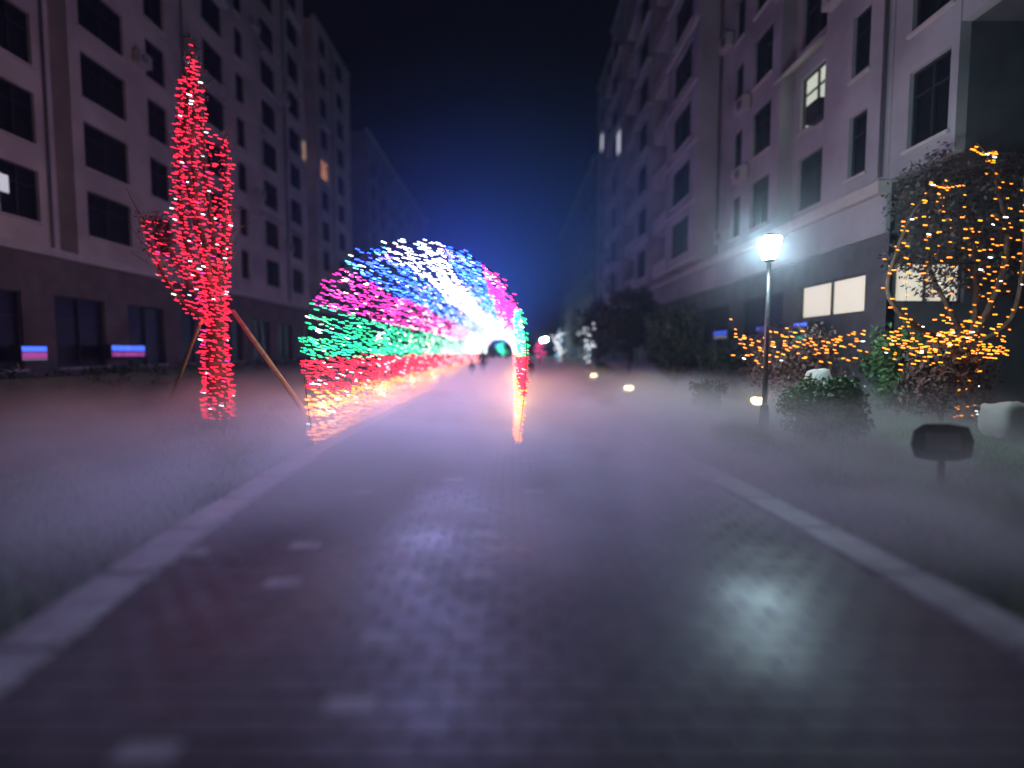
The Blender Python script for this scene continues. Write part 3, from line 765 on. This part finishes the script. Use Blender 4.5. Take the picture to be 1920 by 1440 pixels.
# darker trees in front of the right block
def round_tree(label, x, y, h, r, n=70, m='leaf_dark', cat='tree', base_z=None, size=.11, group='dark trees along the right block'):
    b = Vector((x, y, 0)); tr = [b, b + Vector((.05, 0, h * .3)), b + Vector((0, .05, h * .5))]; limbs = [(tr, .13, .08)]
    for i in range(6):
        a = i * 1.05 + random.random(); e = b + Vector((math.cos(a) * r * .7, math.sin(a) * r * .7, h * random.uniform(.6, .9)))
        limbs.append(([tr[1] * .4 + tr[2] * .6, (tr[2] + e) / 2 + Vector((0, 0, -.1)), e], .05, .015))
    cs = []
    for i in range(n):
        q = rng.normal(0, 1, 3); q /= np.linalg.norm(q); q *= rng.random() ** .4
        cs.append((x + q[0] * r, y + q[1] * r, h - r * 1.15 + q[2] * r * 1.1))
    return tree('dark_tree', label, b, limbs, (cs, [(r * .28,) * 3] * n, 90, size), m, cat, group)
round_tree('dark round-headed tree nearest the street lamp on the right', 7.2, 22.5, 3.7, 1.25)
round_tree('dark round-headed tree midway along the right building', 7.6, 33, 5.8, 2.0)
round_tree('dark round-headed tree at the far end of the right building', 7.4, 44, 6.0, 2.2)
for i, (x, y_, r_) in enumerate(((9.0, 16.8, (1.6, .9, 1.25)), (8.6, 20.5, (1.5, 1.5, 1.0)), (8.3, 25.5, (1.5, 2.2, 1.0)))):
    shrub('hedge_bush', ['brown leafy bush at the shop wall behind the street lamp', 'dark hedge bush between the street lamp and the right building', 'dark hedge bush farther along the right building'][i], 'bush', (x, y_, 0), r_, 5200, .075, M['leaf_brown' if i == 0 else 'leaf_dark'], 40, 'bushes along the right building')
# left hedge
hd = empty('hedge', (-13.2, 30, 0), 'long dark clipped hedge in front of the left building', 'hedge')
cs = [(rng.uniform(-.5, .5), rng.uniform(-20, 24), rng.uniform(.15, 1.0)) for _ in range(420)]
link('foliage', leaf_mesh('foliage', cs, [(.32, .5, .28)] * 420, 40, .08), M['leaf_dark'], hd)
MB().box(-.4, .4, -20, 24, -.04, .85).build('core', M['leaf_dark'], hd)

# ------------------------------------------------------------------ street lamps
GLOBE = emit('lamp_glass', (.62, .90, 1), 560)
def street_lamp(x, y, h, label, group='street lamps'):
    o = empty('street_lamp', (x, y, 0), label, 'street lamp', group)
    MB().lathe([(.13, -.03), (.13, .05), (.09, .10), (.075, .45), (.06, .5)], 12).build('base', M['metal_dark'], o, True)
    MB().tube([(0, 0, .45), (0, 0, h - .42)], [.05, .042], 10).build('post', M['metal_grey'], o, True)
    MB().lathe([(.045, h - .43), (.10, h - .40), (.10, h - .37), (.06, h - .36)], 12).build('collar', M['metal_dark'], o)
    gl = MB(); gl.lathe([(.13, h - .355), (.235, h - .06), (.235, h + .03), (.16, h + .07)], 4, rot=R(35)); gl.build('lantern_glass', GLOBE, o)
    MB().lathe([(.17, h + .072), (.15, h + .09), (.07, h + .12), (.03, h + .14)], 4, rot=R(35)).build('cap', M['metal_dark'], o)
    bm = MB()
    for k in range(4):
        a = R(35) + k * math.pi / 2; bm.tube([(.113 * math.cos(a), .113 * math.sin(a), h - .36), (.222 * math.cos(a), .222 * math.sin(a), h - .045)], .009, 4)
    bm.build('lantern_frame', M['metal_dark'], o)
    return o
lb = gnd(1432, 806)
street_lamp(lb.x, lb.y, 3.72, 'near street lamp with glowing white lantern on the right lawn')
street_lamp(5.2, 78, 3.6, 'far street lamp beyond the lawn lights, the nearer of two')
street_lamp(5.9, 100, 4.0, 'farthest street lamp near the end of the path')

# lawn lights
LG = emit('lawn_glass', (1, .72, .34), 26)
def lawn_light(x, y, label, power):
    o = empty('lawn_light', (x, y, 0), label, 'lawn light', 'low lawn lights along the right side of the path')
    MB().lathe([(.07, -.03), (.07, .03), (.03, .05), (.03, .2)], 10).build('stake', M['metal_dark'], o)
    MB().lathe([(.10, .19), (.17, .25), (.17, .34), (.10, .38)], 12).build('lens', LG, o, True)
    MB().lathe([(.13, .382), (.10, .41), (.04, .44)], 12).build('cap', M['metal_dark'], o)
    if power: point('lamp_light', (0, -.22, .32), (1, .72, .35), power, .05, o)
for i, (px, py, pw) in enumerate(((1180, 727, 5), (1113, 704, 6), (1072, 690, 6), (1055, 686, 6), (1020, 675, 8))):
    Y = (HC - .3) * FPX / (py - 660); X = (px - 960) / FPX * Y
    lawn_light(X, Y, ['nearest glowing lawn light by the right kerb', 'second glowing lawn light beside the dark low shrub', 'third glowing lawn light, small and far off', 'fourth glowing lawn light, next to the third', 'farthest lawn light by the tunnel wall'][i], pw)
o = gnd(1421, 772); lawn_light(o.x, o.y, 'dim lawn light at the foot of the street lamp', 0)

# ------------------------------------------------------------------ signs and small things
sg = gnd(1765, 908); sg = Vector((sg.x, sg.y, 0))
so_ = empty('lawn_sign', sg, 'small dark plaque on a stake in the right lawn', 'sign')
MB().box(-.03, .03, -.02, .02, -.04, .32).build('stake', M['plaque'], so_)
pts = [(-.27, .30), (-.10, .27), (.12, .28), (.27, .33), (.30, .52), (.25, .68), (.05, .71), (-.18, .70), (-.28, .62), (-.31, .45)]
pm = MB(); n = len(pts); pm.v = [(x, -.055, z) for x, z in pts] + [(x, -.022, z) for x, z in pts]; pm.f = [tuple(range(n)), tuple(range(2 * n - 1, n - 1, -1))] + [(i, i + n, (i + 1) % n + n, (i + 1) % n) for i in range(n)]
bd = pm.build('board', M['plaque'], so_)
MB().box(-.17, .17, -.062, -.056, .40, .60).build('face_panel', M['plaque_face'], bd)
so_.rotation_euler = (R(-8), 0, R(-18))

def rock(name, label, c, r, cat='stone', rot=0, sub=3, m='rock', rough=.12):
    bm = bmesh.new(); bmesh.ops.create_icosphere(bm, subdivisions=sub, radius=1)
    for v in bm.verts:
        d = v.co; q = Vector([math.copysign(abs(k) ** .55, k) for k in d]); nrm = 1 + rough * (math.sin(d.x * 5 + c[0]) * math.cos(d.y * 4 + 1) + .5 * math.sin(d.z * 9 + c[1]))
        v.co = Vector((q.x * r[0], q.y * r[1], q.z * r[2] + r[2] * .9)) * nrm
    me = bpy.data.meshes.new(name); bm.to_mesh(me); bm.free(); me.polygons.foreach_set("use_smooth", [True] * len(me.polygons))
    o = link(name, me, M[m]); o.location = c; o.rotation_euler.z = rot; tag(o, label, cat)
c = gnd(1896, 822); rock('landscape_stone', 'pale rounded stone block on the lawn at the right edge', (c.x, c.y, 0), (.42, .3, .35), rough=.07)
c = at(1535, 690, 10.6); rock('landscape_stone', 'upright cream stone showing just behind the round bush', (c.x, c.y, 0), (.27, .22, .62), rough=.05)
ed = [gnd(x, y_, .02) for x, y_ in ((1826, 792), (1850, 804), (1880, 815), (1910, 824), (1940, 829))]
e0 = ed[0].copy(); tag(MB().tube([p - e0 for p in smooth(ed, 4)], .012, 6).build('edging_strip', M['trim']), 'thin white curved edging strip in the grass by the pale stone block', 'edging').location = e0

def led_sign(label, px0, px1, py0, py1, X, side, lines, group):
    """boxed LED sign hung on the facade; lines = list of (frac0, frac1, colour)"""
    f = lambda px: abs(X / ((px - 960) / FPX))
    ya, yb_ = sorted((f(px0), f(px1))); Y = (ya + yb_) / 2
    z0, z1 = HC - (py1 - 660) / FPX * Y, HC - (py0 - 660) / FPX * Y
    mm = mapL(X) if side < 0 else mapR(X); b0 = Vector(mm(ya, z0, 0)); o = empty('led_sign', b0, label, 'sign', group)
    sub = lambda m: setattr(m, 'v', [tuple(Vector(v) - b0) for v in m.v]) or m
    sub(mbox(mm, ya, yb_, z0, z1, -.35, .05)).build('sign_box', M['frame'], o)
    for a, b, c in lines:
        h = z1 - z0; n = 14
        m = MB()
        for i in range(n):
            uu = ya + .05 + (yb_ - ya - .1) * i / n; addbox(m, mm, uu, uu + (yb_ - ya - .1) / n * random.uniform(.55, .95), z0 + h * a, z0 + h * b * random.uniform(.97, 1.0), .052, .075)
        sub(m).build('led_row', c, o)
SD = emit('sign_blue_dim', (.06, .14, 1), .8)
SB, SP, SG, SW = emit('sign_blue', (.06, .14, 1), 2.2), emit('sign_pink', (.75, .12, .6), .55), emit('sign_green', (.05, .6, .42), .8), emit('sign_white', (.5, .52, .6), .3)
led_sign('blue and pink lit shop sign at the far left, low on the podium', 38, 90, 648, 676, -18.15, -1, [(.62, .95, SB), (.14, .56, SP), (.02, .10, SW)], 'lit shop signs on the left podium')
led_sign('blue and pink lit shop sign just left of the red tree', 208, 272, 647, 673, -18.15, -1, [(.6, .95, SB), (.2, .5, SP)], 'lit shop signs on the left podium')
led_sign('small blue lit sign on the right podium, left of the lamp post', 1338, 1364, 620, 636, 10.15, 1, [(.5, .95, SD), (.1, .4, SW)], 'lit shop signs on the right podium')
led_sign('blue lit sign behind the lamp post', 1418, 1444, 612, 624, 10.0, 1, [(.3, .9, SD)], 'lit shop signs on the right podium')
led_sign('blue and green lit sign right of the lamp post above the orange lights', 1488, 1514, 604, 644, 9.8, 1, [(.8, .95, SB), (.1, .35, SG)], 'lit shop signs on the right podium')

# ------------------------------------------------------------------ far lit trees
def far_lit(label, llabel, px, py0, py1, Y, wpx, cols, nb, size=.2, power=0, pc=(1, 1, 1)):
    b = at(px, 690, Y); b.z = 0; top = at(px, py0, Y).z; wd = wpx / FPX * Y / 2; z1 = max(.4, at(px, py1, Y).z)
    limbs = [([b, b + Vector((0, 0, top * .5)), b + Vector((.1, 0, top * .95))], .12, .03)]; runs = [wrap(limbs[0][0], (.22, .1), .55, .45)]
    for i in range(7):
        a = i * .9; st = b + Vector((0, 0, z1 + (top - z1) * i / 9)); e = st + Vector((math.cos(a) * wd, math.sin(a) * wd, (top - z1) * .35))
        if e.z > top: e.z = top
        limbs.append(([st, (st + e) / 2 + Vector((0, 0, .1)), e], .04, .012)); runs.append(wrap(limbs[-1][0], (.22, .15), .6, .5, .08))
    tree('lit_tree', label, b, limbs, None)
    string_lights(llabel, b, runs, cols, size, (1, .1, -.25), nb)
    if power: point('led_light', b + Vector((-.3, -.8, (z1 + top) / 2)), pc, power, .1)
far_lit('slim distant bare tree with white lights just right of the tunnel', 'white string lights on the slim distant tree right of the tunnel', 1047, 618, 668, 46, 26, {'white': .8, 'cyan': .2}, 150, .24, 3, (.8, .9, 1))
far_lit('bushy distant tree with white lights in front of the right row', 'white string lights on the bushy distant tree before the right row', 1101, 612, 664, 44, 34, {'white': .8, 'cyan': .2}, 200, .24, 3, (.8, .9, 1))
far_lit('low distant tree with pink lights beside the tunnel wall', 'pink string lights on the low distant tree by the tunnel', 1012, 640, 672, 40, 34, {'pink': .9, 'magenta': .1}, 150, .2, 6, (1, .1, .35))
far_lit('added distant tree with green lights, standing in for the green light at the tunnel exit', 'green string lights on the added tree beyond the tunnel exit', 940, 640, 668, 84, 22, {'green': .8, 'cyan': .2}, 120, .5, 60, (.1, 1, .7))  # added tree that carries the green light at the far end

# ------------------------------------------------------------------ people
def person(label, x, y, h, facing=0, coat='coat', stride=.12, group='people at the light tunnel'):
    o = empty('person', (x, y, 0), label, 'person', group); o.rotation_euler.z = facing
    s = h / 1.72
    J = {'pel': (0, 0, .95, .145, .105), 'waist': (0, 0, 1.1, .13, .095), 'chest': (0, 0, 1.30, .165, .115), 'neckb': (0, 0, 1.44, .07, .065), 'neck': (0, -.01, 1.50, .052, .055), 'head': (0, -.02, 1.60, .078, .092), 'crown': (0, -.01, 1.675, .06, .07),
         'hl': (-.09, 0, .90, .09, .09), 'kl': (-.10, -stride * .6, .50, .062, .066), 'al': (-.10, -stride, .09, .042, .045), 'tl': (-.11, -stride - .16, .035, .04, .03),
         'hr': (.09, 0, .90, .09, .09), 'kr': (.10, stride * .2, .50, .062, .066), 'ar': (.10, stride, .10, .042, .045), 'tr': (.11, stride - .15, .035, .04, .03),
         'sl': (-.19, 0, 1.39, .065, .065), 'el': (-.25, .03, 1.12, .048, .048), 'wl': (-.26, -.05, .88, .033, .033), 'fl': (-.26, -.07, .79, .03, .022),
         'sr': (.19, 0, 1.39, .065, .065), 'er': (.25, .03, 1.12, .048, .048), 'wr': (.26, -.05, .88, .033, .033), 'fr': (.26, -.07, .79, .03, .022)}
    E = [('pel', 'waist'), ('waist', 'chest'), ('chest', 'neckb'), ('neckb', 'neck'), ('neck', 'head'), ('head', 'crown'), ('pel', 'hl'), ('hl', 'kl'), ('kl', 'al'), ('al', 'tl'), ('pel', 'hr'), ('hr', 'kr'), ('kr', 'ar'), ('ar', 'tr'), ('chest', 'sl'), ('sl', 'el'), ('el', 'wl'), ('wl', 'fl'), ('chest', 'sr'), ('sr', 'er'), ('er', 'wr'), ('wr', 'fr')]
    k = list(J); me = bpy.data.meshes.new('body'); me.from_pydata([tuple(q * s for q in J[j][:3]) for j in k], [(k.index(a), k.index(b)) for a, b in E], [])
    t = bpy.data.objects.new('tmp', me); COL.objects.link(t); t.modifiers.new('skin', 'SKIN'); sb = t.modifiers.new('sub', 'SUBSURF'); sb.levels = 2
    for i, j in enumerate(k):
        sv = me.skin_vertices[0].data[i]; sv.radius = (J[j][3] * s * 1.12, J[j][4] * s * 1.12); sv.use_root = (j == 'pel')
    bpy.context.view_layer.update(); dg = bpy.context.evaluated_depsgraph_get()
    nm = bpy.data.meshes.new_from_object(t.evaluated_get(dg)); bpy.data.objects.remove(t)
    nm.materials.clear(); nm.materials.append(M[coat]); nm.materials.append(M['skin'])
    for p in nm.polygons:
        p.use_smooth = True; z = p.center.z / s
        p.material_index = 1 if (z > 1.52 or (z < .86 and abs(p.center.x / s) > .2)) else 0
    link('body', nm, None, o)
    bm = bmesh.new(); bmesh.ops.create_icosphere(bm, subdivisions=2, radius=1)
    for v in bm.verts: v.co = Vector((v.co.x * .098, v.co.y * .115 + (.02 if v.co.z < 0 else 0), 1.645 + v.co.z * (.095 if v.co.z > 0 else .10 if v.co.y > .1 else .02))) * s
    hm = bpy.data.meshes.new('hair'); bm.to_mesh(hm); bm.free(); hm.polygons.foreach_set("use_smooth", [True] * len(hm.polygons)); link('hair', hm, M['hair'], o)
    return o
person('adult in dark clothes walking inside the left side of the tunnel', -1.72, 30, 1.72, R(10))
person('child in dark clothes beside the adult inside the tunnel', -2.1, 26.5, 1.12, R(-20), stride=.06)
person('person in dark clothes standing just outside the right tunnel wall', .93, 25, 1.2, R(30), 'coat_red', .05)
person('distant person silhouetted at the left of the tunnel exit', -2.35, 62, 1.7, R(0), stride=.05)
person('distant person silhouetted at the middle of the tunnel exit', -1.5, 64, 1.65, R(180), stride=.08)
person('distant person silhouetted at the right of the tunnel exit', -.75, 61, 1.6, R(40), stride=.05)

# ------------------------------------------------------------------ air
def vol(name, density, col, aniso=0.2):
    m = bpy.data.materials.new(name); m.use_nodes = True; n = m.node_tree; n.nodes.remove(n.nodes["Principled BSDF"])
    pv = n.nodes.new("ShaderNodeVolumePrincipled"); pv.inputs['Color'].default_value = (*col, 1); pv.inputs['Density'].default_value = density; pv.inputs['Anisotropy'].default_value = aniso
    n.links.new(pv.outputs[0], n.nodes["Material Output"].inputs['Volume']); return m, pv
hzm, _ = vol('haze', .0016, (.45, .65, 1))
tag(MB().box(-330, 330, -70, 390, -1.2, 36).build('haze', hzm), 'thin night haze in the air around everything', 'haze', kind='stuff')
FX0, FX1, FY0, FY1, FH = -14, 9.6, 1.6, 100, 1.15
fm, pv = vol('ground_fog', .2, (.95, .95, 1), .1); n = fm.node_tree
tc = n.nodes.new("ShaderNodeTexCoord"); sp = n.nodes.new("ShaderNodeSeparateXYZ"); n.links.new(tc.outputs['Object'], sp.inputs[0])
hr = n.nodes.new("ShaderNodeMapRange"); hr.inputs[1].default_value = 0; hr.inputs[2].default_value = FH; hr.inputs[3].default_value = 1; hr.inputs[4].default_value = 0
n.links.new(sp.outputs[2], hr.inputs[0])
mpn = n.nodes.new("ShaderNodeMapping"); mpn.inputs['Scale'].default_value = (.62, .42, .7); n.links.new(tc.outputs['Object'], mpn.inputs[0])
nz = n.nodes.new("ShaderNodeTexNoise"); nz.inputs['Scale'].default_value = 1.0; nz.inputs['Detail'].default_value = 2.5; n.links.new(mpn.outputs[0], nz.inputs['Vector'])
nr = n.nodes.new("ShaderNodeMapRange"); nr.inputs[1].default_value = .36; nr.inputs[2].default_value = .68; nr.inputs[3].default_value = .05; nr.inputs[4].default_value = 2.3
n.links.new(nz.outputs[0], nr.inputs[0])
hp2 = n.nodes.new("ShaderNodeMath"); hp2.operation = 'POWER'; hp2.inputs[1].default_value = 2.6; n.links.new(hr.outputs[0], hp2.inputs[0])
mu = n.nodes.new("ShaderNodeMath"); mu.operation = 'MULTIPLY'; n.links.new(hp2.outputs[0], mu.inputs[0]); n.links.new(nr.outputs[0], mu.inputs[1])
mu2 = n.nodes.new("ShaderNodeMath"); mu2.operation = 'MULTIPLY'; n.links.new(mu.outputs[0], mu2.inputs[0]); mu2.inputs[1].default_value = 1.9
def ramp(src, a, b, lo, hi):
    q = n.nodes.new("ShaderNodeMapRange"); q.interpolation_type = 'SMOOTHSTEP'
    for i, v in enumerate((a, b, lo, hi)): q.inputs[i + 1].default_value = v
    n.links.new(src, q.inputs[0]); return q.outputs[0]
dens = mu2.outputs[0]
for f_ in (ramp(sp.outputs[1], 2.4, 6.0, .06, 1.0), ramp(sp.outputs[0], -5, -1.4, .28, 1.0), ramp(sp.outputs[0], 3.6, 7.5, 1.0, .26)):
    q = n.nodes.new("ShaderNodeMath"); q.operation = 'MULTIPLY'; n.links.new(dens, q.inputs[0]); n.links.new(f_, q.inputs[1]); dens = q.outputs[0]
n.links.new(dens, pv.inputs['Density'])
fm.cycles.volume_step_rate = 2.0
tag(MB().box(FX0, FX1, FY0, FY1, -.02, FH).build('ground_fog', fm), 'low pale fog lying over the path and lawns', 'fog', kind='stuff')

# added volume above the tunnel, tinted blue to paint the sky glow
sm_, pv2 = vol('blue_glow', .01, (.08, .34, 1), .0); n = sm_.node_tree
def mnode(op, a, b=None):
    q = n.nodes.new("ShaderNodeMath"); q.operation = op
    for i, v in enumerate((a, b)):
        if v is None: continue
        if hasattr(v, 'is_linked'): n.links.new(v, q.inputs[i])
        else: q.inputs[i].default_value = v
    return q.outputs[0]
tc = n.nodes.new("ShaderNodeTexCoord"); sp = n.nodes.new("ShaderNodeSeparateXYZ"); n.links.new(tc.outputs['Object'], sp.inputs[0])
ux = mnode('POWER', mnode('ABSOLUTE', mnode('DIVIDE', mnode('SUBTRACT', sp.outputs[0], TX + 1.0), 5.0)), 2.0)
uz = mnode('POWER', mnode('ABSOLUTE', mnode('DIVIDE', mnode('SUBTRACT', sp.outputs[2], 4.9), 2.9)), 2.0)
fall = mnode('POWER', mnode('MAXIMUM', mnode('SUBTRACT', 1.0, mnode('ADD', ux, uz)), 0.0), 1.6)
n.links.new(mnode('MULTIPLY', fall, .032), pv2.inputs['Density'])
sm_.cycles.volume_step_rate = 3.0
tag(MB().box(TX - 4.8, TX + 6.4, 9.5, 95, 2.0, 7.8).build('blue_glow', sm_), 'added blue-tinted volume standing in for the sky glow over the light tunnel', 'blue_glow', kind='stuff')

# added scattering ball that gives the street lamp its halo
mm_, pv3 = vol('lamp_halo', .01, (.9, .95, 1), .0); n = mm_.node_tree
tc = n.nodes.new("ShaderNodeTexCoord"); ln = n.nodes.new("ShaderNodeVectorMath"); ln.operation = 'LENGTH'; n.links.new(tc.outputs['Object'], ln.inputs[0])
fall = mnode('POWER', mnode('MAXIMUM', mnode('SUBTRACT', 1.0, mnode('DIVIDE', ln.outputs['Value'], 2.6)), 0.0), 2.0)
n.links.new(mnode('MULTIPLY', fall, .032), pv3.inputs['Density'])
o = MB().box(-2.6, 2.6, -2.6, 2.6, -2.1, 2.6).build('lamp_halo', mm_); o.location = (lb.x, lb.y, 3.55); tag(o, 'added halo volume around the near street lamp', 'lamp_halo', kind='stuff')
